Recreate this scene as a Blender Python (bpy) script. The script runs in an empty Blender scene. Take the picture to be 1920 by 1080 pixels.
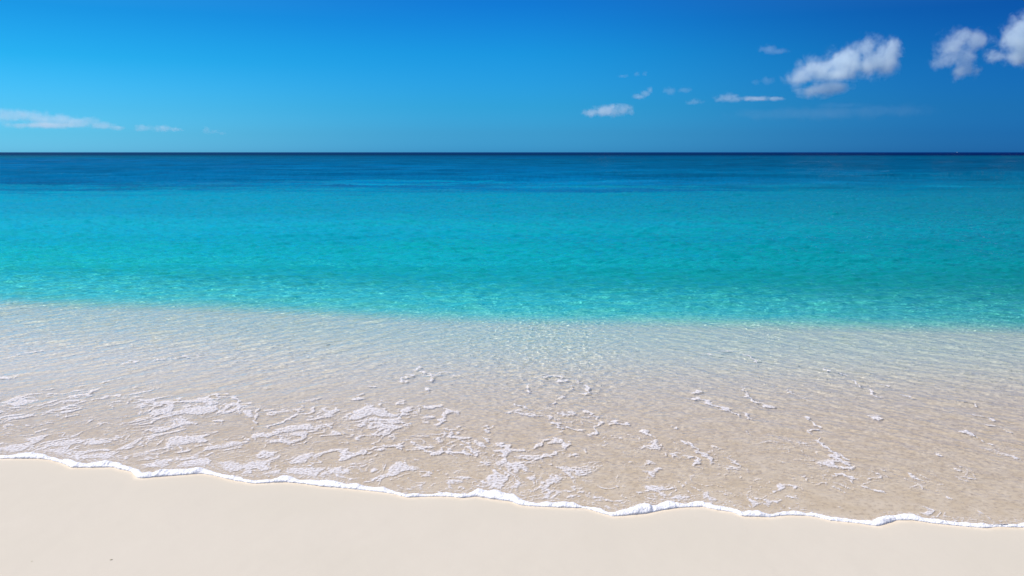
import bpy, math
import numpy as np

# ------------------------------------------------------------------ camera
scene = bpy.context.scene
cam_data = bpy.data.cameras.new("camera"); cam = bpy.data.objects.new("camera", cam_data)
scene.collection.objects.link(cam); scene.camera = cam
cam.location = (0.0, 0.0, 2.0)
cam.rotation_euler = (math.radians(90 - 9.038), 0, 0)
cam_data.lens = 30.0; cam_data.sensor_width = 36.0
cam_data.clip_start = 0.1; cam_data.clip_end = 200000.0
scene.view_settings.view_transform = 'Standard'; scene.view_settings.look = 'None'
scene.view_settings.gamma = 1.0; scene.view_settings.use_curve_mapping = False
scene.view_settings.exposure = 0.4
cy = scene.cycles
cy.use_denoising = True
try:
    cy.denoiser = 'OPENIMAGEDENOISE'; cy.denoising_input_passes = 'RGB_ALBEDO_NORMAL'
except Exception: pass
cy.caustics_refractive = True; cy.caustics_reflective = False
cy.max_bounces = 10; cy.transmission_bounces = 8; cy.transparent_max_bounces = 16
cy.volume_bounces = 5; cy.sample_clamp_indirect = 4.0
cy.volume_step_rate = 0.3; cy.volume_max_steps = 256

SUN_EL, SUN_AZ = 56.0, -76.0      # azimuth measured from +Y towards +X
SKY = 0.114
DRY_A, DRY_B = (0.482, 0.440, 0.364), (0.492, 0.448, 0.374)
WET_A, WET_B, WET_C = (0.76, 0.62, 0.43), (0.85, 0.72, 0.54), (0.52, 0.41, 0.29)
PALE = (0.92, 0.87, 0.72)
IOR_W = 1.333
CLOUD_COL = (0.87, 0.97, 1.0, 1); CLOUD_D = 0.030
FOAM = (0.72, 0.70, 0.72, 1); ROLL = (0.72, 0.72, 0.74, 1)
REFL_CAP = 0.34
TINT_K = (2.2, 0.14, 0.10)

# ------------------------------------------------------------------ node helper
class NT:
    def __init__(s, tree): s.t = tree; tree.nodes.clear()
    def n(s, typ, **kw):
        nd = s.t.nodes.new(typ)
        ins = kw.pop('ins', {})
        for k, v in kw.items(): setattr(nd, k, v)
        for k, v in ins.items():
            sock = nd.inputs[k]
            if isinstance(v, bpy.types.NodeSocket): s.t.links.new(v, sock)
            else: sock.default_value = v
        return nd
    def m(s, op, a, b=None, c=None, clamp=False):
        nd = s.t.nodes.new('ShaderNodeMath'); nd.operation = op; nd.use_clamp = clamp
        for i, v in enumerate((a, b, c)):
            if v is None: continue
            if isinstance(v, bpy.types.NodeSocket): s.t.links.new(v, nd.inputs[i])
            else: nd.inputs[i].default_value = v
        return nd.outputs[0]
    def smooth(s, x, a, b, lo=0.0, hi=1.0):
        nd = s.n('ShaderNodeMapRange', interpolation_type='SMOOTHSTEP', ins={0: x, 1: a, 2: b, 3: lo, 4: hi})
        return nd.outputs[0]
    def noise(s, vec, scale, detail=2, rough=0.5, dist=0.0):
        nd = s.n('ShaderNodeTexNoise', ins={'Scale': scale, 'Detail': detail, 'Roughness': rough, 'Distortion': dist})
        if vec is not None: s.t.links.new(vec, nd.inputs['Vector'])
        return nd.outputs[0]
    def ramp(s, fac, stops):
        nd = s.t.nodes.new('ShaderNodeValToRGB'); cr = nd.color_ramp
        while len(cr.elements) < len(stops): cr.elements.new(0.5)
        for e, (p, c) in zip(cr.elements, stops): e.position = p; e.color = (c[0], c[1], c[2], 1)
        s.t.links.new(fac, nd.inputs[0]); return nd.outputs[0]
    def mix(s, f, a, b, blend='MIX'):
        nd = s.t.nodes.new('ShaderNodeMix'); nd.data_type = 'RGBA'; nd.blend_type = blend
        for i, v in ((0, f), (6, a), (7, b)):
            if isinstance(v, bpy.types.NodeSocket): s.t.links.new(v, nd.inputs[i])
            else: nd.inputs[i].default_value = v if i == 0 else (v[0], v[1], v[2], 1)
        return nd.outputs[2]
    def link(s, a, b): s.t.links.new(a, b)

def material(name):
    m = bpy.data.materials.new(name); m.use_nodes = True
    return m, NT(m.node_tree)

# ------------------------------------------------------------------ sky and sun
world = bpy.data.worlds.new("World"); scene.world = world; world.use_nodes = True
w = NT(world.node_tree)
sky = w.n('ShaderNodeTexSky', sky_type='NISHITA', sun_disc=False, sun_elevation=math.radians(SUN_EL), sun_rotation=math.radians(SUN_AZ))
tc = w.n('ShaderNodeTexCoord'); sep = w.n('ShaderNodeSeparateXYZ', ins={0: tc.outputs['Generated']})
GRADE_L = [(0.004, (0.2115, 0.8742, 1.7465)), (0.0187, (0.1557, 0.7149, 1.4108)), (0.0449, (0.1037, 0.5895, 1.1389)), (0.0963, (0.0311, 0.4809, 0.8918)), (0.1438, (0.019, 0.3836, 0.7692)), (0.42, (0.3, 0.5, 0.75)), (1.0, (0.4, 0.53, 0.72))]
GRADE_M = [(0.0046, (0.0952, 0.6383, 1.564)), (0.0216, (0.074, 0.5097, 1.2242)), (0.0516, (0.046, 0.4551, 0.9926)), (0.1104, (0.0209, 0.4141, 0.8722)), (0.1642, (0.0134, 0.3065, 0.7861)), (0.42, (0.3, 0.5, 0.75)), (1.0, (0.4, 0.53, 0.72))]
GRADE_R = [(0.004, (0.032, 0.2991, 1.0522)), (0.0187, (0.0221, 0.2405, 0.866)), (0.0449, (0.0176, 0.2143, 0.6839)), (0.0963, (0.011, 0.1871, 0.5697)), (0.1438, (0.0084, 0.1468, 0.5011)), (0.42, (0.3, 0.5, 0.75)), (1.0, (0.4, 0.53, 0.72))]
elev = w.m('MULTIPLY', sep.outputs[2], 1.0, clamp=True)
hor = w.m('SQRT', w.m('ADD', w.m('MULTIPLY', sep.outputs[0], sep.outputs[0]), w.m('MULTIPLY', sep.outputs[1], sep.outputs[1])))
az = w.m('DIVIDE', sep.outputs[0], w.m('MAXIMUM', hor, 0.01))
gl = w.ramp(elev, GRADE_L); gm = w.ramp(elev, GRADE_M); gr = w.ramp(elev, GRADE_R)
azl = w.smooth(az, -0.56, 0.02); azr = w.smooth(az, -0.02, 0.56)
grade = w.mix(azr, w.mix(azl, gl, gm), gr)
col = w.mix(1.0, sky.outputs[0], grade, 'MULTIPLY')
bg = w.n('ShaderNodeBackground', ins={0: col, 1: SKY})
wo = w.n('ShaderNodeOutputWorld', ins={0: bg.outputs[0]})

sl = bpy.data.lights.new("sun", 'SUN'); sun = bpy.data.objects.new("sun", sl); scene.collection.objects.link(sun)
sl.energy = 4.3; sl.angle = math.radians(0.5); sl.color = (1.0, 0.93, 0.86)
e, a = math.radians(SUN_EL), math.radians(SUN_AZ)
SUN_DIR = (math.cos(e) * math.sin(a), math.cos(e) * math.cos(a), math.sin(e))
from mathutils import Vector
sun.rotation_euler = Vector(SUN_DIR).to_track_quat('Z', 'Y').to_euler()
sun.location = (-20, 12, 30)
sl.cycles.is_caustics_light = True

# ------------------------------------------------------------------ numpy helpers
def smooth(x, a, b):
    t = np.clip((x - a) / (b - a), 0, 1); return t * t * (3 - 2 * t)

class Tile:
    """a tileable random field of unit variance, sampled bilinearly"""
    def __init__(s, size, n, lmin, lmax, power, seed, direction=None, spread=2.0, warp=None):
        rng = np.random.default_rng(seed); s.size = size; s.n = n
        f = np.fft.fftfreq(n, d=size / n); fx, fy = np.meshgrid(f, f)
        k = np.sqrt(fx * fx + fy * fy); k[0, 0] = 1
        amp = k ** (-power) * (k > 1 / lmax) * np.exp(-(k * lmin) ** 2)
        if direction is not None:
            dx, dy = direction; c = np.abs((fx * dx + fy * dy) / k) / math.hypot(dx, dy)
            amp = amp * (c ** spread)
        amp[0, 0] = 0
        z = np.fft.ifft2(amp * np.exp(2j * np.pi * rng.random((n, n)))).real
        s.a = (z / z.std()).astype(np.float32)
    def __call__(s, x, y):
        u = (x / s.size * s.n) % s.n; v = (y / s.size * s.n) % s.n
        i = np.floor(u).astype(np.int64); j = np.floor(v).astype(np.int64); fu = u - i; fv = v - j
        i %= s.n; j %= s.n; i1 = (i + 1) % s.n; j1 = (j + 1) % s.n; A = s.a
        return (A[j, i] * (1 - fu) + A[j, i1] * fu) * (1 - fv) + (A[j1, i] * (1 - fu) + A[j1, i1] * fu) * fv

def mesh_from(name, V, F, mat=None, attrs=None, smooth_shade=True, parent=None):
    me = bpy.data.meshes.new(name)
    V = np.ascontiguousarray(V, dtype=np.float32); F = np.ascontiguousarray(F, dtype=np.int32)
    me.vertices.add(len(V)); me.vertices.foreach_set('co', V.ravel())
    me.loops.add(F.size); me.loops.foreach_set('vertex_index', F.ravel())
    me.polygons.add(len(F)); me.polygons.foreach_set('loop_start', np.arange(0, F.size, F.shape[1], dtype=np.int32))
    me.polygons.foreach_set('use_smooth', np.full(len(F), smooth_shade))
    me.update(calc_edges=True)
    for k, v in (attrs or {}).items():
        if v.ndim == 1:
            at = me.attributes.new(k, 'FLOAT', 'POINT'); at.data.foreach_set('value', v.astype(np.float32))
        else:
            at = me.attributes.new(k, 'FLOAT_COLOR', 'POINT')
            c = np.ones((len(v), 4), np.float32); c[:, :3] = v; at.data.foreach_set('color', c.ravel())
    if mat: me.materials.append(mat)
    ob = bpy.data.objects.new(name, me); scene.collection.objects.link(ob)
    if parent: ob.parent = parent
    return ob

def grid_faces(nr, nc):
    i = np.arange(nr * nc, dtype=np.int32).reshape(nr, nc)
    return np.stack([i[:-1, :-1], i[:-1, 1:], i[1:, 1:], i[1:, :-1]], -1).reshape(-1, 4)

def srgb(r, g, b):
    c = np.array([r, g, b], dtype=np.float64) / 255
    return np.where(c <= 0.04045, c / 12.92, ((c + 0.055) / 1.055) ** 2.4)

# ------------------------------------------------------------------ plan of the beach (metres)
FRONT = np.array([(-3.384, 5.393), (-3.148, 5.393), (-3.046, 5.373), (-2.91, 5.295), (-2.831, 5.229), (-2.715, 5.229), (-2.562, 5.238), (-2.511, 5.201), (-2.405, 5.155), (-2.342, 5.065), (-2.295, 5.047), (-2.197, 5.074), (-1.96, 5.127), (-1.873, 5.1), (-1.737, 5.021), (-1.574, 4.961), (-1.398, 4.987), (-1.281, 4.961), (-1.139, 4.911), (-1.029, 4.894), (-0.862, 4.853), (-0.719, 4.812), (-0.616, 4.749), (-0.48, 4.765), (-0.376, 4.765), (-0.29, 4.741), (-0.21, 4.765), (-0.134, 4.733), (0.0, 4.687), (0.04, 4.642), (0.101, 4.627), (0.295, 4.605), (0.416, 4.597), (0.489, 4.539), (0.555, 4.489), (0.633, 4.496), (0.756, 4.525), (0.844, 4.568), (0.951, 4.605), (1.088, 4.619), (1.167, 4.568), (1.24, 4.546), (1.276, 4.489), (1.42, 4.475), (1.507, 4.496), (1.568, 4.503), (1.671, 4.489), (1.751, 4.433), (1.899, 4.393), (1.972, 4.359), (2.032, 4.386), (2.112, 4.433), (2.194, 4.44), (2.292, 4.399), (2.408, 4.366), (2.55, 4.339), (2.632, 4.352), (2.764, 4.346)])
BACK = np.array([(-3.42, 5.453), (-3.251, 5.515), (-3.099, 5.474), (-2.94, 5.373), (-2.84, 5.314), (-2.597, 5.344), (-2.45, 5.295), (-2.361, 5.201), (-2.323, 5.137), (-2.203, 5.173), (-1.996, 5.229), (-1.901, 5.21), (-1.76, 5.092), (-1.585, 5.065), (-1.402, 5.092), (-1.266, 5.039), (-1.046, 4.978), (-0.935, 4.961), (-0.871, 4.911), (-0.728, 4.877), (-0.625, 4.82), (-0.382, 4.845), (-0.295, 4.812), (-0.224, 4.861), (-0.105, 4.837), (0.009, 4.788), (0.084, 4.695), (0.247, 4.687), (0.422, 4.672), (0.497, 4.619), (0.549, 4.546), (0.644, 4.582), (0.756, 4.642), (0.919, 4.695), (0.986, 4.672), (1.077, 4.71), (1.158, 4.657), (1.262, 4.634), (1.306, 4.568), (1.458, 4.532), (1.573, 4.582), (1.69, 4.546), (1.766, 4.475), (1.918, 4.44), (1.971, 4.427), (2.113, 4.525), (2.233, 4.525), (2.318, 4.454), (2.433, 4.413), (2.579, 4.393), (2.795, 4.399)])
DROP = np.array([(-6.834, 11.214), (-5.316, 11.015), (-4.238, 10.937), (-3.131, 10.71), (-2.128, 10.457), (-1.037, 10.181), (0.255, 10.016), (2.016, 9.887), (3.349, 9.731), (4.521, 9.579), (5.812, 9.49)])
wob = Tile(11.0, 256, 0.25, 2.5, 1.6, 7)
def front_y(x):
    inside = np.interp(x, FRONT[:, 0], FRONT[:, 1])
    out = np.where(x < FRONT[0, 0], FRONT[0, 1] - 0.19 * (x - FRONT[0, 0]), FRONT[-1, 1] - 0.10 * (x - FRONT[-1, 0]))
    w_ = np.clip(np.maximum(FRONT[0, 0] - x, x - FRONT[-1, 0]), 0, 0.4) / 0.4
    return np.where((x < FRONT[0, 0]) | (x > FRONT[-1, 0]), out + 0.05 * w_ * wob(x, 0 * x), inside)
def back_y(x):
    wdt = np.interp(x, BACK[:, 0], BACK[:, 1]) - np.interp(x, FRONT[:, 0], FRONT[:, 1])
    wdt = np.where((x < FRONT[0, 0]) | (x > FRONT[-1, 0]), 0.085 + 0.02 * wob(x, 0 * x + 3), wdt)
    return front_y(x) + np.maximum(wdt, 0.045)
def drop_y(x):
    out = np.where(x < DROP[0, 0], DROP[0, 1] + 0.1 * (DROP[0, 0] - x), DROP[-1, 1] - 0.1 * (x - DROP[-1, 0]))
    return np.where((x < DROP[0, 0]) | (x > DROP[-1, 0]), out, np.interp(x, DROP[:, 0], DROP[:, 1]))

# ripple fields
rip_l = Tile(4.0, 512, 0.030, 0.45, 1.4, 1, direction=(-0.73, 0.68), spread=5)   # long crests running up to the right
rip_r = Tile(4.0, 512, 0.030, 0.45, 1.4, 2, direction=(0.66, 0.75), spread=5)    # long crests running down to the right
rip_c = Tile(4.0, 512, 0.028, 0.30, 1.1, 3)
rip_f = Tile(3.1, 512, 0.018, 0.09, 0.8, 4)
sea_a = Tile(9.0, 1024, 0.06, 0.9, 1.3, 5, direction=(0.12, 1), spread=2.0)
sea_b = Tile(37.0, 1024, 0.18, 3.2, 1.7, 6, direction=(0.15, 1), spread=2.5)
sea_c = Tile(410.0, 1024, 1.3, 25, 1.8, 8, direction=(0.1, 1), spread=3)
caus = Tile(7.0, 512, 0.085, 0.65, 1.9, 10)
big = Tile(60.0, 256, 1.0, 30, 1.8, 9)

def swash(x, y):
    """height of the small ripples near the beach"""
    wl = smooth(-x, -0.6, 2.2); wr = smooth(x, 0.2, 2.6); wc = np.clip(1 - wl - wr, 0.4, 1)
    return wl * rip_l(x, y) + wr * rip_r(x, y) + wc * rip_c(x, y)

def depth_at(x, y):
    """still water depth over the bed"""
    s = y - front_y(x); d = y - drop_y(x)
    thin = 0.003 * smooth(s, 0, 0.06) + 0.007 * smooth(s, 0, 1.0) + 0.034 * smooth(s, 1.0, 3.5) + 0.02 * smooth(s, 3, 5)
    deep = 0.30 * smooth(d, -0.35, 1.2) + 0.055 * np.clip(d - 0.3, 0, 12) + 0.05 * np.clip(d - 12, 0, 60)
    return np.where(s > 0, thin + deep, 0.0)

def water_z(x, y):
    s = y - front_y(x); d = y - drop_y(x)
    near = smooth(s, 0.0, 0.5)
    a_sw = (0.0007 + 0.0022 * smooth(s, 0.4, 3.5)) * near * (1 - 0.72 * smooth(d, -0.2, 0.8))
    cz = 0.0058 * smooth(d, -0.2, 1.0) * (1 - 0.5 * smooth(d, 12, 20)) * caus(x * 0.8, y)
    z = a_sw * swash(x, y) + cz + (0.0006 + 0.0003 * smooth(s, 1.5, 3.5) * (1 - 0.85 * smooth(d, -0.3, 0.5))) * near * rip_f(x, y) * (1 - smooth(y, 11, 16))
    z = z + 0.015 * smooth(d, 0.5, 6.0) * (1 - 0.7 * smooth(y, 60, 200)) * sea_a(x, y) * smooth(-y, -140, -40)
    z = z + 0.022 * smooth(d, 0.0, 8) * sea_b(x, y) * smooth(-y, -260, -80)
    z = z + 0.10 * smooth(d, 8, 60) * sea_c(x, y) * smooth(-y, -900, -300)
    # the low wave standing on the edge of the drop
    z = z + 0.018 * np.exp(-((d - 0.55 + 0.3 * wob(x * 0.7, 0 * x + 5)) / 0.35) ** 2)
    return z + 0.004 + 0.004 * smooth(s, 0.0, 0.8)

# ------------------------------------------------------------------ materials
# sand
sand_mat, t = material("sand")
tcx = t.n('ShaderNodeTexCoord').outputs['Object']
wet = t.n('ShaderNodeAttribute', attribute_name='wet').outputs['Fac']
grain = t.noise(tcx, 420, 2, 0.6); fine = t.noise(tcx, 34, 4, 0.65); broad = t.noise(tcx, 0.9, 3, 0.5); mid = t.noise(tcx, 7, 3, 0.55)
dry = t.mix(t.smooth(broad, 0.35, 0.65), DRY_A, DRY_B)
dry = t.mix(t.m('MULTIPLY', t.smooth(grain, 0.62, 0.78), 0.35), dry, (0.42, 0.36, 0.29))
wetc = t.mix(t.smooth(mid, 0.3, 0.7), WET_A, WET_B)
wetc = t.mix(t.m('MULTIPLY', t.smooth(fine, 0.48, 0.68), 0.62), wetc, WET_C)
pale_ = t.n('ShaderNodeAttribute', attribute_name='pale').outputs['Fac']
wetc = t.mix(pale_, wetc, PALE)
sc_ = t.mix(wet, dry, wetc)
bh = t.m('ADD', t.m('MULTIPLY', mid, 0.004), t.m('ADD', t.m('MULTIPLY', fine, 0.0012), t.m('MULTIPLY', grain, 0.0008)))
bump = t.n('ShaderNodeBump', ins={'Strength': 0.35, 'Distance': 1.0, 'Height': bh})
ps = t.n('ShaderNodeBsdfPrincipled', ins={'Base Color': sc_, 'Roughness': 0.85, 'Normal': bump.outputs[0], 'Specular IOR Level': 0.25})
t.n('ShaderNodeOutputMaterial', ins={0: ps.outputs[0]})

# water: clear over the sand near the beach, scattering blue-green body farther out
water_mat, t = material("sea_water")
tint = t.n('ShaderNodeAttribute', attribute_name='tint').outputs['Color']
body = t.n('ShaderNodeAttribute', attribute_name='body').outputs['Color']
murk = t.n('ShaderNodeAttribute', attribute_name='murk').outputs['Fac']
far = t.n('ShaderNodeAttribute', attribute_name='far').outputs['Fac']
tco = t.n('ShaderNodeTexCoord').outputs['Object']
st = t.n('ShaderNodeMapping', ins={0: tco, 3: (0.35, 1, 1)}).outputs[0]
n1 = t.noise(st, 1.1, 4, 0.6); n2 = t.noise(st, 0.12, 4, 0.6)
n0 = t.noise(st, 4.5, 3, 0.6)
hb = t.m('ADD', t.m('MULTIPLY', n0, 0.022), t.m('ADD', t.m('MULTIPLY', n1, 0.12), t.m('MULTIPLY', n2, 0.9)))
fb = t.n('ShaderNodeBump', ins={'Strength': far, 'Distance': 1.0, 'Height': hb})
glass = t.n('ShaderNodeBsdfGlass', ins={'Color': tint, 'Roughness': 0.0, 'IOR': IOR_W})
diff = t.n('ShaderNodeBsdfDiffuse', ins={'Color': body, 'Normal': fb.outputs[0]})
glos = t.n('ShaderNodeBsdfGlossy', ins={'Color': (1, 1, 1, 1), 'Roughness': 0.08, 'Normal': fb.outputs[0]})
fres = t.n('ShaderNodeFresnel', ins={'IOR': 1.333, 'Normal': fb.outputs[0]})
ff = t.m('MINIMUM', t.m('MULTIPLY', fres.outputs[0], 0.62), t.m('MULTIPLY_ADD', far, -0.42, REFL_CAP))
opaque = t.n('ShaderNodeMixShader', ins={0: ff, 1: diff.outputs[0], 2: glos.outputs[0]})
mx = t.n('ShaderNodeMixShader', ins={0: murk, 1: glass.outputs[0], 2: opaque.outputs[0]})
t.n('ShaderNodeOutputMaterial', ins={0: mx.outputs[0]})

# foam
foam_mat, t = material("foam")
al = t.n('ShaderNodeAttribute', attribute_name='cover').outputs['Fac']
tco = t.n('ShaderNodeTexCoord').outputs['Object']
bub = t.n('ShaderNodeTexVoronoi', ins={'Vector': tco, 'Scale': 170.0}).outputs['Distance']
bub2 = t.noise(tco, 90, 3, 0.7)
hb = t.m('ADD', t.m('MULTIPLY', bub, 0.002), t.m('MULTIPLY', bub2, 0.004))
bp = t.n('ShaderNodeBump', ins={'Strength': 0.3, 'Distance': 1.0, 'Height': hb})
ps = t.n('ShaderNodeBsdfPrincipled', ins={'Base Color': FOAM, 'Roughness': 0.6, 'Normal': bp.outputs[0]})
tr = t.n('ShaderNodeBsdfTransparent')
a1 = t.m('ADD', al, t.m('MULTIPLY', t.m('SUBTRACT', bub2, 0.5), 1.5), clamp=True)
mx = t.n('ShaderNodeMixShader', ins={0: t.smooth(a1, 0.12, 1.15, 0.0, 0.84), 1: tr.outputs[0], 2: ps.outputs[0]})
t.n('ShaderNodeOutputMaterial', ins={0: mx.outputs[0]})

roll_mat, t = material("thick_foam")
tco = t.n('ShaderNodeTexCoord').outputs['Object']
bub = t.n('ShaderNodeTexVoronoi', ins={'Vector': tco, 'Scale': 130.0}).outputs['Distance']
bub2 = t.noise(tco, 60, 4, 0.75)
hb = t.m('ADD', t.m('MULTIPLY', bub, 0.003), t.m('MULTIPLY', bub2, 0.006))
bp = t.n('ShaderNodeBump', ins={'Strength': 0.7, 'Distance': 1.0, 'Height': hb})
ps = t.n('ShaderNodeBsdfPrincipled', ins={'Base Color': ROLL, 'Roughness': 0.5, 'Normal': bp.outputs[0],
         'Subsurface Weight': 0.4, 'Subsurface Radius': (0.01, 0.011, 0.012), 'Subsurface Scale': 0.6})
t.n('ShaderNodeOutputMaterial', ins={0: ps.outputs[0]})

# ------------------------------------------------------------------ the beach and the sea bed: one sheet of sand
ys = [-60.0]
while ys[-1] < 2.0: ys.append(ys[-1] + max(0.06, 0.09 * abs(ys[-1])))
while ys[-1] < 26: ys.append(ys[-1] + max(0.012, 0.0035 * ys[-1]))
while ys[-1] < 60: ys.append(ys[-1] + 0.1 * ys[-1])
ys = np.array(ys); us = np.linspace(-1, 1, 1000)
half = np.maximum(4.4 + 0.70 * np.maximum(ys, 0), 4.4 + 0.9 * np.maximum(-ys, 0))
X = us[None] * half[:, None]; Y = np.repeat(ys[:, None], len(us), 1)
s_ = Y - front_y(X)
Z = -depth_at(X, Y)
sand_t = Tile(7.0, 512, 0.05, 1.2, 1.5, 21); sand_w = Tile(2.3, 512, 0.018, 0.10, 0.9, 22)
slope = np.clip(-s_, 0, 40) * 0.012
Z = Z + slope + 0.0006 * sand_t(X, Y) * smooth(-s_, 0.02, 0.4) + np.clip(0.0034 * sand_w(X, Y), -0.009, 0.05) * np.where(s_ < 2, 0.25 + 0.75 * smooth(s_, 0.4, 1.6), 1) * smooth(s_, 0.0, 0.15) * (1 - smooth(s_, 3, 6)) \
      + 0.02 * smooth(s_, 6, 9) * sea_a(X, Y * 0.7)
Z = np.where(s_ > 0.0, np.minimum(Z, 0.0015 + 0 * Z), Z)
wetv = smooth(s_, -0.06, 0.06) + 0.05 * smooth(s_, -0.22, -0.02) * (s_ < 0)
wet_b = 1.0
pale = smooth(Y, 5.6, 8.6)
sand = mesh_from("beach", np.stack([X, Y, Z], -1).reshape(-1, 3), grid_faces(len(ys), len(us)), sand_mat,
                 {'wet': np.clip(wetv * wet_b, 0, 1).ravel(), 'pale': pale.ravel()})
sand['kind'] = 'structure'
sand.cycles.is_caustics_receiver = True

# ------------------------------------------------------------------ the sea
ys = [4.20]
while ys[-1] < 16: ys.append(ys[-1] + 0.0016 * ys[-1])
while ys[-1] < 60: ys.append(ys[-1] + 0.003 * ys[-1])
while ys[-1] < 40000: ys.append(ys[-1] + 0.016 * ys[-1])
ys = np.array(ys); us = np.linspace(-1, 1, 1500)
us = np.sign(us) * (0.9 * np.abs(us) + 0.1 * np.abs(us) ** 3)
half = 2.6 + 0.67 * ys + 0.03 * np.clip(ys - 40, 0, None)
X = us[None] * half[:, None]; Y = np.repeat(ys[:, None], len(us), 1)
s_ = Y - front_y(X); d_ = Y - drop_y(X)
Z = water_z(X, Y)
def lerp(a, b, t): return a + (b - a) * t[..., None]
# body colour of the water over sand, over seagrass and in the deep
lg = np.log(Y)
BODY_Y = [12.09, 14.98, 19.63, 28.34, 40.44, 54.82, 94.78, 225.96, 345.05, 728.78, 2523.5]
BODY = np.array([[[0.0, 0.4156, 0.3689], [0.0, 0.4372, 0.3887], [0.0, 0.5309, 0.4992], [0.0, 0.4294, 0.4008], [0.0, 0.3298, 0.2974]],
    [[0.0, 0.5861, 0.5507], [0.0, 0.5239, 0.5508], [0.0, 0.457, 0.507], [0.0, 0.3589, 0.4018], [0.0, 0.2905, 0.3185]],
    [[0.0, 0.3911, 0.4626], [0.0, 0.3475, 0.4379], [0.0, 0.3015, 0.3651], [0.0, 0.2468, 0.3055], [0.0, 0.1936, 0.2505]],
    [[0.0, 0.251, 0.34], [0.0, 0.2306, 0.3149], [0.0, 0.217, 0.2949], [0.0, 0.1887, 0.2516], [0.0, 0.1596, 0.2142]],
    [[0.0, 0.2314, 0.3353], [0.0, 0.22, 0.3213], [0.0, 0.1939, 0.2914], [0.0, 0.1695, 0.2518], [0.0, 0.1388, 0.2118]],
    [[0.0, 0.0893, 0.2099], [0.0, 0.0995, 0.2247], [0.0, 0.1173, 0.25], [0.0, 0.104, 0.2109], [0.0, 0.1025, 0.183]],
    [[0.0, 0.0839, 0.2033], [0.0, 0.0824, 0.1977], [0.0, 0.0813, 0.1945], [0.0, 0.0739, 0.1655], [0.0, 0.0614, 0.1362]],
    [[0.0, 0.0761, 0.2065], [0.0, 0.0701, 0.1745], [0.0, 0.0621, 0.1429], [0.0, 0.0557, 0.1288], [0.0, 0.0465, 0.1117]],
    [[0.0, 0.0782, 0.1515], [0.0, 0.0654, 0.1471], [0.0, 0.0542, 0.143], [0.0, 0.0591, 0.1346], [0.0, 0.0623, 0.1208]],
    [[0.0, 0.0109, 0.0541], [0.0, 0.0103, 0.0501], [0.0, 0.0067, 0.0427], [0.0, 0.0054, 0.0436], [0.0, 0.0, 0.0409]],
    [[0.0, 0.0, 0.0], [0.0, 0.0, 0.0], [0.0, 0.0, 0.0], [0.0, 0.0, 0.0], [0.0, 0.0, 0.0]]])
NOISE_ON = 1.0
grass_n = Tile(150.0, 512, 2.5, 60, 1.3, 51); hue_n = Tile(23.0, 256, 0.5, 6, 1.6, 52)
streak = Tile(90.0, 1024, 0.35, 9, 1.2, 53)
mid_x = np.exp(-((X / Y - 0.10) / 0.28) ** 2)
edge_n = NOISE_ON * (0.045 * streak(X * 0.22, Y * 1.3) + (0.02 + 0.11 * mid_x) * grass_n(X * 0.5, Y * 2.2)) * smooth(Y, 33, 39) * smooth(-lg, -5.6, -4.3)
lg0 = lg; lg = lg + edge_n
def body_col():
    ly = np.log(BODY_Y); xx = np.clip(X / (0.6 * Y), -1, 1); xs = np.linspace(-1, 1, 5)
    out = np.zeros(X.shape + (3,))
    for c in range(3):
        cols = [np.interp(lg, ly, BODY[:, k, c]) for k in range(5)]
        v = cols[0].copy()
        for k in range(1, 5): v += (cols[k] - cols[k - 1]) * np.clip((xx - xs[k - 1]) / 0.5, 0, 1)
        out[..., c] = v
    return out
BODY[-1] = (0.0, 0.010, 0.085)
body_c = body_col(); lg = lg0
g_ = smooth(Y, 42, 52) * smooth(-lg, -6.5, -5.5)
body_c *= (1 + NOISE_ON * g_ * (0.06 * np.clip(grass_n(X * 0.3 + 9, Y * 1.4), -1.8, 2.2) + 0.11 * np.clip(streak(X * 0.25 + 3, Y * 0.8), -2, 2)))[..., None]
hv = hue_n(X * 0.6, Y) * (1 - smooth(Y, 25, 60))
body_c[..., 1] *= 1 + 0.01 * hv; body_c[..., 2] *= 1 - 0.015 * hv
murk_v = np.clip(0.11 * smooth(d_, -3.2, -0.3) * (1 - smooth(d_, -0.3, 3)) + 0.22 * smooth(d_, -0.5, 0.6) + 0.30 * smooth(d_, 0.5, 6) + 0.48 * smooth(d_, 4, 14), 0, 1)
tint_d = np.clip(depth_at(X, Y) - 0.040, 0, 3)
tint_v = np.exp(-tint_d[..., None] * np.array(TINT_K)[None, None])
keep = (s_[:-1, :-1] > 0.005) & (s_[:-1, 1:] > 0.005)
F = grid_faces(len(ys), len(us))[keep.ravel()]
bk = np.minimum(1.0, s_ / 0.03)
Z = np.where(s_ < 0.02, 0.004, Z)
V = np.stack([X, Y, Z], -1).reshape(-1, 3)
used = np.zeros(len(V), bool); used[F.ravel()] = True
re = np.cumsum(used) - 1
far_v = smooth(lg, math.log(18), math.log(70)) * 0.6
sea = mesh_from("water", V[used], re[F], water_mat, {
    'murk': murk_v.ravel()[used], 'body': body_c.reshape(-1, 3)[used], 'tint': tint_v.reshape(-1, 3)[used], 'far': far_v.ravel()[used]})
sea['kind'] = 'structure'
sea.cycles.is_caustics_caster = True

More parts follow.
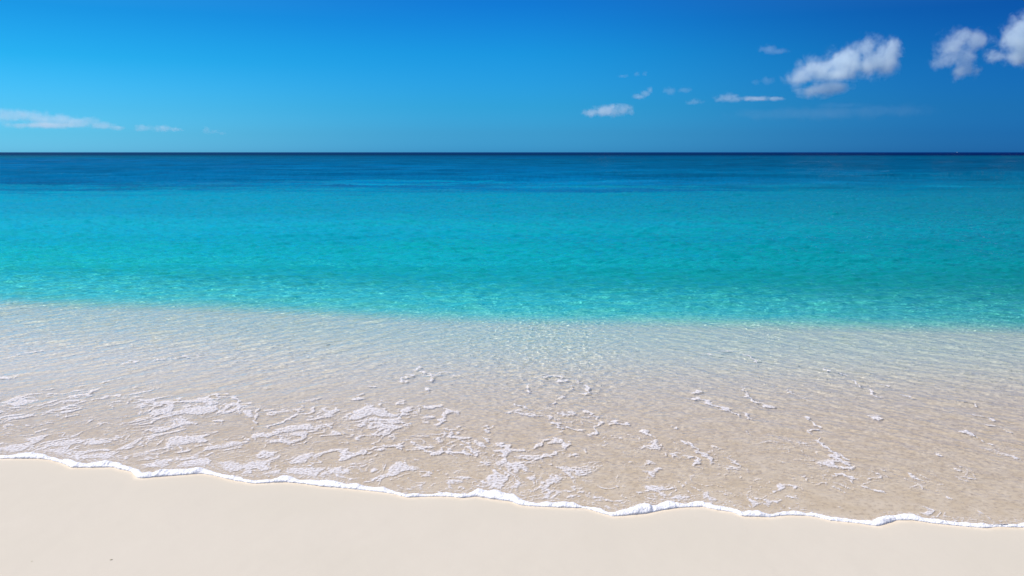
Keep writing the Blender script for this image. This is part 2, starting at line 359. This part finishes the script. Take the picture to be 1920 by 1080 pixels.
# ------------------------------------------------------------------ foam
STROKES = [((-0.865,6.25),(-0.842,6.34),(-0.819,6.432),0.0267),((-0.904,6.34),(-0.84,6.432),(-0.786,6.502),(-0.692,6.55),(-0.592,6.541),(-0.517,6.479),(-0.496,6.385),0.0083),((-0.496,6.385),(-0.522,6.273),(-0.545,6.142),0.0188),((0.304,7.463),(0.385,7.481),(0.49,7.371),(0.456,7.329),(0.376,7.299),0.0097),((0.562,7.27),(0.633,7.182),(0.648,7.014),(0.609,6.905),(0.553,6.948),0.0118),((0.507,7.154),(0.532,7.069),0.0093),((0.345,6.673),(0.417,6.79),0.0109),((0.138,7.125),(0.15,6.986),0.0116),((0.565,6.376),(0.603,6.34),(0.648,6.25),(0.651,6.142),(0.625,6.016),(0.586,5.876),0.0125),((0.417,6.016),(0.463,5.935),(0.529,5.956),0.0119),((0.319,6.142),(0.331,5.996),(0.362,5.976),0.0121),((0.724,6.079),(0.797,6.142),(0.863,6.133),0.012),((0.949,5.916),(0.987,5.837),(1.013,5.799),0.0098),((-0.443,5.837),(-0.44,5.976),(-0.393,6.058),0.0096),((-0.443,5.837),(-0.392,5.837),(-0.345,5.78),0.0174),((-1.085,5.818),(-0.984,5.896),(-0.928,6.037),(-0.814,6.121),0.0096),((-0.984,5.896),(-0.949,5.837),0.0097),((-0.086,5.668),(-0.049,5.595),(-0.024,5.56),(-0.059,5.456),(-0.064,5.322),0.015),((0.107,5.473),(0.152,5.577),(0.209,5.668),(0.237,5.742),0.0091),((0.237,5.742),(0.395,5.686),0.0076),((0.395,5.686),(0.338,5.56),(0.284,5.439),(0.164,5.372),(0.046,5.29),(-0.011,5.211),0.0132),((-0.673,5.525),(-0.645,5.595),(-0.549,5.49),(-0.435,5.56),(-0.381,5.473),(-0.308,5.439),0.011),((-0.333,5.686),(-0.28,5.595),(-0.238,5.473),0.0151),((-1.14,5.456),(-1.062,5.422),(-0.976,5.542),(-0.854,5.613),(-0.769,5.613),0.0109),((-1.278,6.826),(-1.254,6.852),0.02),((0.014,6.574),(0.071,6.56),0.0107),((0.1,6.599),(0.119,6.479),0.0129),((-0.724,7.014),(-0.69,7.058),0.0137),((-0.917,6.648),(-0.844,6.638),0.0108),((-0.202,5.818),(-0.162,5.742),0.0115),((-0.181,5.976),(-0.157,6.037),0.0118),((-0.815,7.608),(-0.778,7.56),(-0.718,7.528),(-0.675,7.592),0.0098),((-0.786,7.481),(-0.717,7.513),(-0.655,7.544),(-0.585,7.582),0.0097),((-0.691,7.497),(-0.7,7.42),(-0.726,7.359),0.0121),((-0.854,7.822),(-0.875,7.789),(-0.893,7.689),0.0126),((-0.917,7.466),(-0.957,7.435),(-0.976,7.335),0.0097),((-0.691,7.069),(-0.709,7.014),(-0.732,6.946),0.0092),((-1.23,7.111),(-1.187,7.131),0.0069),((-0.538,7.488),(-0.49,7.488),0.0048),((1.449,6.8),(1.564,6.723),(1.616,6.574),(1.694,6.432),(1.741,6.295),0.0155),((1.786,6.363),(1.818,6.228),0.0104),((1.983,7.069),(1.94,6.8),(1.949,6.648),(2.083,6.526),0.0092),((2.321,6.986),(2.368,6.879),(2.424,6.698),0.0068),((2.996,7.329),(2.989,7.211),(3.027,7.041),(3.012,6.826),0.0095),((2.888,7.705),(2.963,7.64),(3.037,7.494),0.0075),((3.201,7.2),(3.264,7.097),0.0047),((3.22,6.879),(3.297,6.774),0.0056),((2.243,6.25),(2.25,6.079),0.0103),((2.161,5.935),(2.232,5.956),0.0098),((2.152,5.837),(2.141,5.631),(2.138,5.49),(2.206,5.388),0.0116),((2.065,5.322),(2.141,5.372),(2.179,5.258),0.0107),((1.681,6.016),(1.684,5.837),0.004),((3.221,5.896),(3.285,5.896),(3.293,5.723),0.0097),((3.535,6.317),(3.579,6.273),(3.625,6.185),0.0083),((3.513,6.079),(3.583,6.016),(3.591,5.896),0.008),((3.664,6.723),(3.687,6.55),0.0066),((2.743,6.25),(2.779,6.273),0.0123),((1.916,8.307),(2.072,8.292),0.008),((2.153,8.478),(2.271,8.446),(2.324,8.307),(2.351,8.085),(2.325,7.873),0.0054),((1.193,5.723),(1.244,5.613),(1.271,5.456),(1.307,5.355),0.0114),((1.157,5.422),(1.206,5.322),(1.209,5.226),0.0108),((1.545,6.975),(1.585,6.986),0.0113),((-3.109,6.648),(-3.07,6.723),(-2.907,6.749),0.0108),((-2.849,6.455),(-2.807,6.574),(-2.704,6.749),0.0148),((-2.525,6.698),(-2.533,6.8),(-2.4,6.842),(-2.251,6.79),(-2.207,6.673),(-2.246,6.55),(-2.293,6.317),0.0131),((-2.549,6.723),(-2.419,6.599),(-2.48,6.455),(-2.52,6.34),0.011),((-1.901,6.058),(-1.965,6.317),(-1.992,6.455),0.014),((-3.413,6.698),(-3.35,6.826),(-3.255,6.842),0.0131),((-3.33,8.157),(-3.201,8.232),(-3.065,8.345),0.0079),((-3.704,7.943),(-3.631,8.049),0.0102),((-2.662,7.978),(-2.592,8.027),0.0077),((-3.576,7.24),(-3.501,7.42),0.007),((-4.978,8.085),(-4.925,8.143),0.0078),((-4.924,8.232),(-4.89,8.423),(-4.759,8.446),0.0053),((-4.566,7.389),(-4.458,7.45),0.0072),((-3.466,8.106),(-3.385,8.121),0.0078),((-1.791,6.037),(-1.712,6.185),(-1.659,6.295),0.0119),((-4.083,6.574),(-3.94,6.648),0.0107),((-3.586,6.363),(-3.503,6.55),(-3.478,6.698),0.0104)]
lace_l, lace_c, lace_r = (Tile(5.0, 512, 0.04, 0.30, 1.4, q) for q in (31, 32, 33))
patch = Tile(9.0, 512, 0.25, 1.6, 1.6, 34); thick = Tile(4.3, 512, 0.08, 0.5, 1.4, 35); holes = Tile(2.1, 512, 0.010, 0.05, 0.7, 36); warp = Tile(3.7, 256, 0.1, 0.7, 1.7, 37)
gx = np.arange(-6.6, 6.6, 0.0075); gy = np.arange(4.15, 8.9, 0.0085)
X, Y = np.meshgrid(gx, gy)
s_ = Y - back_y(X)
def rot(tile, ang, stretch, o=0.0):
    a_ = math.radians(ang); wx = X + 0.05 * warp(X, Y); wy = Y + 0.05 * warp(X + 1.3, Y + 2.1)
    p = wx * math.cos(a_) + wy * math.sin(a_); q = -wx * math.sin(a_) + wy * math.cos(a_)
    return tile(p / stretch + o, q + o)
wl = smooth(-X, -0.2, 1.8); wr = smooth(X, 0.5, 2.4); wc = np.clip(1 - wl - wr, 0, 1)
nrm = np.sqrt(wl ** 2 + wr ** 2 + wc ** 2)
n1 = (wl * rot(lace_l, 52, 2.6) + wc * rot(lace_c, 60, 1.5) + wr * rot(lace_r, -50, 1.8)) / nrm
n2 = (wl * rot(lace_r, 50, 2.8, 1.7) + wc * rot(lace_l, 65, 1.5, 1.7) + wr * rot(lace_c, -50, 1.8, 1.7)) / nrm
pt = patch(X, Y)
D = (wl * 1.6 + wc * 1.05 + wr * 0.50) * smooth(-s_, -2.1 + 0.4 * wr, -0.9 + 0.5 * wr) * (0.75 + 0.25 * smooth(s_, 0.5, 0.1))
th = 0.10 + 0.05 * wl + 0.11 * np.clip(thick(X, Y) + 0.4, 0, 2.5)
rag = 0.5 * holes(X, Y) + 0.5 * thick(X * 2.1, Y * 2.1)
lace = np.clip(1.35 - (np.abs(n1) + 0.055 * rag) / th, 0, 1) ** 1.3
gate = smooth(pt + 3.0 * D + 0.35 * n2, 0.9, 2.4)
blob = smooth(n2 + 0.5 * pt + 1.5 * D + 0.30 * rag, 2.3, 3.1)
cover = np.maximum(lace * gate, blob * 0.95) * smooth(s_, -0.01, 0.06)
fine_web = np.clip(1.25 - np.abs(rot(holes, 45, 3.5) + 0.8 * n2) / 0.45, 0, 1)
dust = np.maximum(smooth(D * 1.25 + 0.5 * pt + 0.3 * n2, 0.75, 1.9) * 0.75 * fine_web, 0.6 * smooth(-s_ + 0.03 * pt, -0.10, 0.0) * (0.6 + 0.4 * holes(X, Y)))
cover = np.maximum(cover, dust)
cover *= smooth(D, 0.02, 0.2)
for st_ in STROKES:
    hw = max(st_[-1], 0.0065); P = np.array(st_[:-1]); m_ = hw * 3 + 0.05
    i0, i1 = np.searchsorted(gx, [P[:, 0].min() - m_, P[:, 0].max() + m_]); j0, j1 = np.searchsorted(gy, [P[:, 1].min() - 4 * m_, P[:, 1].max() + 4 * m_])
    if i1 <= i0 or j1 <= j0: continue
    xs_, ys_ = X[j0:j1, i0:i1], Y[j0:j1, i0:i1]
    xs_ = xs_ + 0.012 * warp(xs_ * 3, ys_ * 3); ys2 = ys_ + 0.03 * warp(xs_ * 3 + 1, ys_ * 3 + 2)
    best = np.full(xs_.shape, 9.0)
    for (ax, ay), (bx_, by_) in zip(P[:-1], P[1:]):
        # patches drift and stretch away from the beach, so they are longer than wide
        k_ = 0.42; dx, dy = bx_ - ax, (by_ - ay) * k_; l2 = dx * dx + dy * dy + 1e-9
        tt = np.clip(((xs_ - ax) * dx + (ys2 - ay) * k_ * dy) / l2, 0, 1)
        best = np.minimum(best, np.hypot(xs_ - ax - tt * dx, (ys2 - ay) * k_ - tt * dy))
    ww = hw * (1 + 0.5 * thick(xs_ * 1.5, ys_ * 1.5)) 
    c_ = smooth(-best, -np.maximum(ww, 0.3 * hw) * 1.3, -np.maximum(ww, 0.3 * hw) * 0.7)
    cover[j0:j1, i0:i1] = np.maximum(cover[j0:j1, i0:i1], c_)
cover = cover * (0.80 + 0.20 * np.clip(holes(X, Y), -2, 1))
cover = np.clip(cover, 0, 1) * (s_ > -0.02)
Z = water_z(X, Y) + 0.0004 + 0.0006 * cover
F = grid_faces(*X.shape); cf = cover.ravel()
F = F[cf[F].max(1) > 0.07]
used = np.zeros(cf.size, bool); used[F.ravel()] = True; re = np.cumsum(used) - 1
foam = mesh_from("sea_foam", np.stack([X, Y, Z], -1).reshape(-1, 3)[used], re[F], foam_mat, {'cover': cf[used]})
foam['kind'] = 'stuff'; foam['label'] = 'thin white lace foam drifting on the shallow water'

# the thick roll of foam at the front of the wave
xs_ = np.arange(-7.0, 7.0, 0.0035); M = 22
tt = np.linspace(0, 1, M)
fy, by = front_y(xs_), back_y(xs_)
k_ = np.exp(-np.linspace(-2, 2, 15) ** 2); k_ /= k_.sum()
fy = np.convolve(np.pad(fy, 7, mode='edge'), k_, 'valid'); by = np.convolve(np.pad(by, 7, mode='edge'), k_, 'valid')
wd = np.clip((by - fy) * 0.70, 0.028, 0.12)
lump = Tile(3.0, 512, 0.02, 0.16, 1.3, 41); bubb = Tile(1.0, 512, 0.005, 0.02, 0.5, 42)
wd *= 1 + 0.22 * lump(xs_ * 0.3, 0 * xs_ + 1)
hgt = wd * 0.23 * (1 + 0.12 * lump(xs_, 0 * xs_))
ang = tt * math.pi
prof_y = 0.5 - 0.5 * np.cos(ang); prof_z = np.sin(ang) ** 1.0
under = np.where(tt < 0.25, -0.015 * np.sin(tt / 0.25 * math.pi), 0)     # the front hangs slightly over the sand
XX = np.repeat(xs_[:, None], M, 1); YY = fy[:, None] + wd[:, None] * (prof_y + under)[None]
ZZ = 0.001 + hgt[:, None] * prof_z[None]
q = 0.0013 * lump(XX * 1.6, YY * 1.6 + ZZ * 2) + 0.0006 * bubb(XX, YY + 1.5 * ZZ)
YY = YY - q * np.cos(ang)[None]; ZZ = ZZ + q * np.sin(ang)[None] ; ZZ[:, -1] -= 0.004; ZZ[:, 0] -= 0.002
rollo = mesh_from("wave_foam", np.stack([XX, YY, ZZ], -1).reshape(-1, 3), grid_faces(*XX.shape), roll_mat)
rollo['kind'] = 'stuff'; rollo['label'] = 'thick white foam roll along the edge of the wave on the sand'


# ------------------------------------------------------------------ clouds, far out over the sea
CLOUDS = [('broad white cumulus cloud with two bright humps, largest of the clouds', 3152.9, 8300.0, 801.6, 1.5, 1.0, 30, [(33, -30, 30, 26), (72, -26, 30, 30), (5, -10, 46, 32), (58, -6, 40, 30), (-45, 4, 42, 26), (-82, 20, 30, 18), (-15, 14, 50, 18), (-52, 42, 34, 14), (-20, 36, 36, 12)]),
    ('tall ragged cloud between the largest cloud and the cloud cut by the frame', 4238.2, 8300.0, 914.2, 1.0, 1.0, 26, [(-14, -12, 34, 30), (24, -24, 24, 26), (-4, -34, 24, 16), (8, 26, 25, 24), (0, 6, 32, 26), (-28, 10, 26, 22)]),
    ('bright heaped cloud cut off by the right edge of the photo', 4369.4, 7600.0, 935.4, 1.4, 1.0, 28, [(-4, -8, 36, 36), (20, -32, 34, 28), (-34, 22, 30, 16), (34, 6, 46, 40), (10, 24, 40, 18), (12, 4, 44, 34)]),
    ('small flat cloud low over the sea, leftmost of the right-hand group', 1654.1, 15000.0, 705.3, 1.1, 0.9, 14, [(-30, 3, 21, 9), (0, 0, 30, 13), (30, -2, 21, 11), (12, -7, 14, 7)]),
    ('little tilted wedge of cloud just above the small flat cloud', 1646.0, 11000.0, 728.5, 1.0, 0.9, 10, [(-6, 5, 15, 6), (4, 0, 12, 7), (13, -7, 7, 8)]),
    ('small rounded cloud below and left of the largest cloud', 2970.6, 12000.0, 737.2, 0.9, 0.9, 14, [(-2, 0, 24, 9), (14, 2, 18, 6), (-16, 3, 12, 5), (52, 1, 34, 5), (84, 1, 22, 5)]),
    ('faint puff right of the tilted wedge cloud', 1987.5, 11000.0, 767.9, 0.38, 0.8, 12, [(-2, 0, 14, 8), (26, -1, 13, 6)]),
    ('faint low puff between the wedge cloud and the rounded cloud', 2524.8, 12000.0, 687.0, 0.4, 0.8, 11, [(0, 0, 17, 6), (-10, 2, 9, 4)]),
    ('faint shred of cloud high above the rounded cloud', 2326.6, 8000.0, 928.2, 0.32, 0.8, 16, [(0, 0, 20, 9), (20, 4, 20, 6)]),
    ('tiny shred of cloud above the tilted wedge cloud', 1387.6, 9500.0, 838.5, 0.42, 0.8, 8, [(-5, 0, 8, 5), (9, -1, 7, 5), (-30, 3, 10, 4)]),
    ('dim wisp left of the largest cloud', 2621.2, 9000.0, 730.4, 0.28, 0.8, 12, [(0, 0, 14, 8), (-20, 3, 10, 5)]),
    ('long pale bank of cloud sloping down from the left edge of the sky', -10615.0, 20000.0, 747.3, 0.5, 0.9, 22, [(-125, -4, 44, 17), (-70, -7, 42, 14), (-30, -3, 40, 14), (10, 1, 44, 13), (50, 6, 40, 11), (92, 12, 34, 8), (120, 15, 22, 5), (-5, 10, 80, 7)]),
    ('small white cloud just right of the sloping bank', -8235.5, 20000.0, 542.2, 0.6, 0.8, 12, [(-22, -2, 16, 7), (-30, 2, 12, 4), (16, 0, 22, 7), (38, 2, 16, 4)]),
    ('smallest puff low over the horizon in the left sky', -6985.1, 20000.0, 481.7, 0.42, 0.8, 10, [(-5, -2, 9, 8), (8, 1, 12, 5), (24, 4, 9, 3)]),
    ('thin flat veil of cloud under the largest cloud', 5276.8, 14000.0, 624.8, 0.022, 0.9, 34, [(-120, 2, 90, 12), (-20, 0, 110, 15), (80, -4, 100, 14), (0, -14, 60, 6)])]
import bmesh
def make_cloud(k, label, cx, cy_, cz, dens, gain, nsize, blobs):
    unit = cy_ / 1600.0                      # one local unit in metres
    bm = bmesh.new()
    for dx, dy, rx, rz in blobs:
        M_ = bmesh.ops.create_icosphere(bm, subdivisions=3, radius=1.0)
        for v in M_['verts']: v.co = (v.co.x * rx * 1.3 + dx, v.co.y * max(rx * 0.8, rz) * 1.3, v.co.z * rz * 1.35 - dy)
    me = bpy.data.meshes.new("cloud"); bm.to_mesh(me); bm.free()
    ob = bpy.data.objects.new("cloud", me); scene.collection.objects.link(ob)
    rm = ob.modifiers.new("r", 'REMESH'); rm.mode = 'VOXEL'; rm.voxel_size = max(min(b[3] for b in blobs) * 0.25, 1.2)
    me2 = bpy.data.meshes.new_from_object(ob.evaluated_get(bpy.context.evaluated_depsgraph_get()))
    ob.modifiers.clear(); ob.data = me2; bpy.data.meshes.remove(me); me2.name = "cloud"
    ob.location = (cx, cy_, cz); ob.scale = (unit,) * 3
    m, t = material("cloud_vapour")
    co = t.n('ShaderNodeTexCoord').outputs['Object']
    f = None
    for dx, dy, rx, rz in blobs:
        a_ = t.n('ShaderNodeVectorMath', operation='SUBTRACT', ins={0: co, 1: (dx, 0, -dy)}).outputs[0]
        b_ = t.n('ShaderNodeVectorMath', operation='DIVIDE', ins={0: a_, 1: (rx, max(rx * 0.8, rz), rz)}).outputs[0]
        l_ = t.n('ShaderNodeVectorMath', operation='LENGTH', ins={0: b_}).outputs['Value']
        v_ = t.m('SUBTRACT', 1.0, l_)
        f = v_ if f is None else t.m('SMOOTH_MAX', f, v_, 0.12)
    off = t.n('ShaderNodeVectorMath', operation='ADD', ins={0: co, 1: (k * 311.7, k * 57.3, 0)}).outputs[0]
    wv = t.n('ShaderNodeTexNoise', ins={'Vector': off, 'Scale': 0.6 / nsize, 'Detail': 2.0}).outputs['Color']
    w2 = t.n('ShaderNodeVectorMath', operation='SCALE', ins={0: wv, 'Scale': nsize * 0.9}).outputs[0]
    o2 = t.n('ShaderNodeVectorMath', operation='ADD', ins={0: off, 1: w2}).outputs[0]
    n_ = t.noise(o2, 1.0 / nsize, 8, 0.66)
    g_ = t.m('ADD', f, t.m('MULTIPLY', t.m('SUBTRACT', n_, 0.50), 3.0))
    d_ = t.smooth(g_, 0.0, 0.85 * gain, 0.0, dens * CLOUD_D / unit)
    pv = t.n('ShaderNodeVolumePrincipled', ins={'Color': CLOUD_COL, 'Density': d_, 'Anisotropy': 0.2})
    t.n('ShaderNodeOutputMaterial', ins={'Volume': pv.outputs[0]})
    me2.materials.clear(); me2.materials.append(m)
    ob['label'] = label; ob['category'] = 'cloud'; ob['kind'] = 'thing'; ob['group'] = 'clouds over the sea'
for k, c_ in enumerate(CLOUDS): make_cloud(k, *c_)


# ------------------------------------------------------------------ small things
def simple_mat(name, col, rough=0.6):
    m, t = material(name)
    n_ = t.noise(t.n('ShaderNodeTexCoord').outputs['Object'], 6.0, 3)
    c_ = t.mix(t.smooth(n_, 0.3, 0.7), tuple(0.8 * q for q in col), col)
    ps = t.n('ShaderNodeBsdfPrincipled', ins={'Base Color': c_, 'Roughness': rough}); t.n('ShaderNodeOutputMaterial', ins={0: ps.outputs[0]})
    return m
shell_m = simple_mat("shell", (0.36, 0.32, 0.22)); pale_m = simple_mat("pale_shell", (0.44, 0.40, 0.28))
def shell(x, y, r_, rz, mat, label):
    bm = bmesh.new(); n = 9; rng = np.random.default_rng(int(abs(x) * 1000))
    rings = []
    for k, (q, h) in enumerate(((1.0, 0.0), (0.86, 0.42), (0.55, 0.72), (0.2, 0.85))):     # a low ribbed fan of shell
        rings.append([bm.verts.new((q * r_ * math.cos(b) * (1 + 0.14 * (i % 2)) * (1.3 if math.cos(b) > 0 else 0.9), q * r_ * math.sin(b) * (1 + 0.14 * (i % 2)), h * r_ * 0.5 + rng.normal(0, r_ * 0.03)))
                      for i, b in enumerate(np.linspace(0, 2 * math.pi, 2 * n, endpoint=False))])
    for a_, b_ in zip(rings[:-1], rings[1:]):
        for i in range(2 * n): bm.faces.new((a_[i], a_[(i + 1) % (2 * n)], b_[(i + 1) % (2 * n)], b_[i]))
    bm.faces.new(rings[-1]); me = bpy.data.meshes.new("shell_fragment"); bm.to_mesh(me); bm.free(); me.materials.append(mat)
    o = bpy.data.objects.new("shell_fragment", me); scene.collection.objects.link(o)
    o.location = (x, y, 0.012 * (float(front_y(np.array([x]))[0]) - y) - 0.001); o.rotation_euler[2] = rz; o['label'] = label; o['category'] = 'shell'
shell(-1.98, 3.95, 0.0055, 0.5, shell_m, "tiny dark shell fragment lying on the dry sand")
shell(-2.36, 3.93, 0.006, 2.1, pale_m, "tiny pale shell fragment half sunk in the sand at the lower left corner")

bo = bpy.data.objects.new("motorboat", None); scene.collection.objects.link(bo)
bo.location = (1850.0, 3590.0, 0.0); bo.rotation_euler[2] = 0.15
bo['label'] = "tiny white boat far out on the horizon at the right"; bo['category'] = 'boat'
white_m = simple_mat("boat_paint", (0.75, 0.75, 0.73)); dark_m = simple_mat("boat_window", (0.05, 0.07, 0.08), 0.2)
def part(name, secs, mat):
    bm = bmesh.new(); rows = [[bm.verts.new(p) for p in sec] for sec in secs]
    for a_, b_ in zip(rows[:-1], rows[1:]):
        for i in range(len(a_)): bm.faces.new((a_[i], a_[(i + 1) % len(a_)], b_[(i + 1) % len(a_)], b_[i]))
    bm.faces.new(rows[0]); bm.faces.new(rows[-1][::-1])
    me = bpy.data.meshes.new(name); bm.to_mesh(me); bm.free(); me.materials.append(mat)
    o = bpy.data.objects.new(name, me); scene.collection.objects.link(o); o.parent = bo
part("hull", [[(x_, -w_, 0.95 + sh), (x_, -w_ * 0.7, 0.1), (x_, 0, -0.3), (x_, w_ * 0.7, 0.1), (x_, w_, 0.95 + sh)] for x_, w_, sh in ((-3.2, 1.0, 0), (-1.5, 1.15, 0), (0.5, 1.15, 0.05), (2.2, 0.8, 0.15), (3.4, 0.08, 0.35))], white_m)
part("cabin", [[(x_, -0.8, 0.9), (x_, -0.7, h_), (x_, 0.7, h_), (x_, 0.8, 0.9)] for x_, h_ in ((-0.9, 2.0), (0.9, 1.95), (1.6, 1.1))], white_m)
part("windscreen", [[(x_, -0.84, 1.25), (x_, -0.78, 1.7), (x_, 0.78, 1.7), (x_, 0.84, 1.25)] for x_ in (-0.6, 1.0)], dark_m)
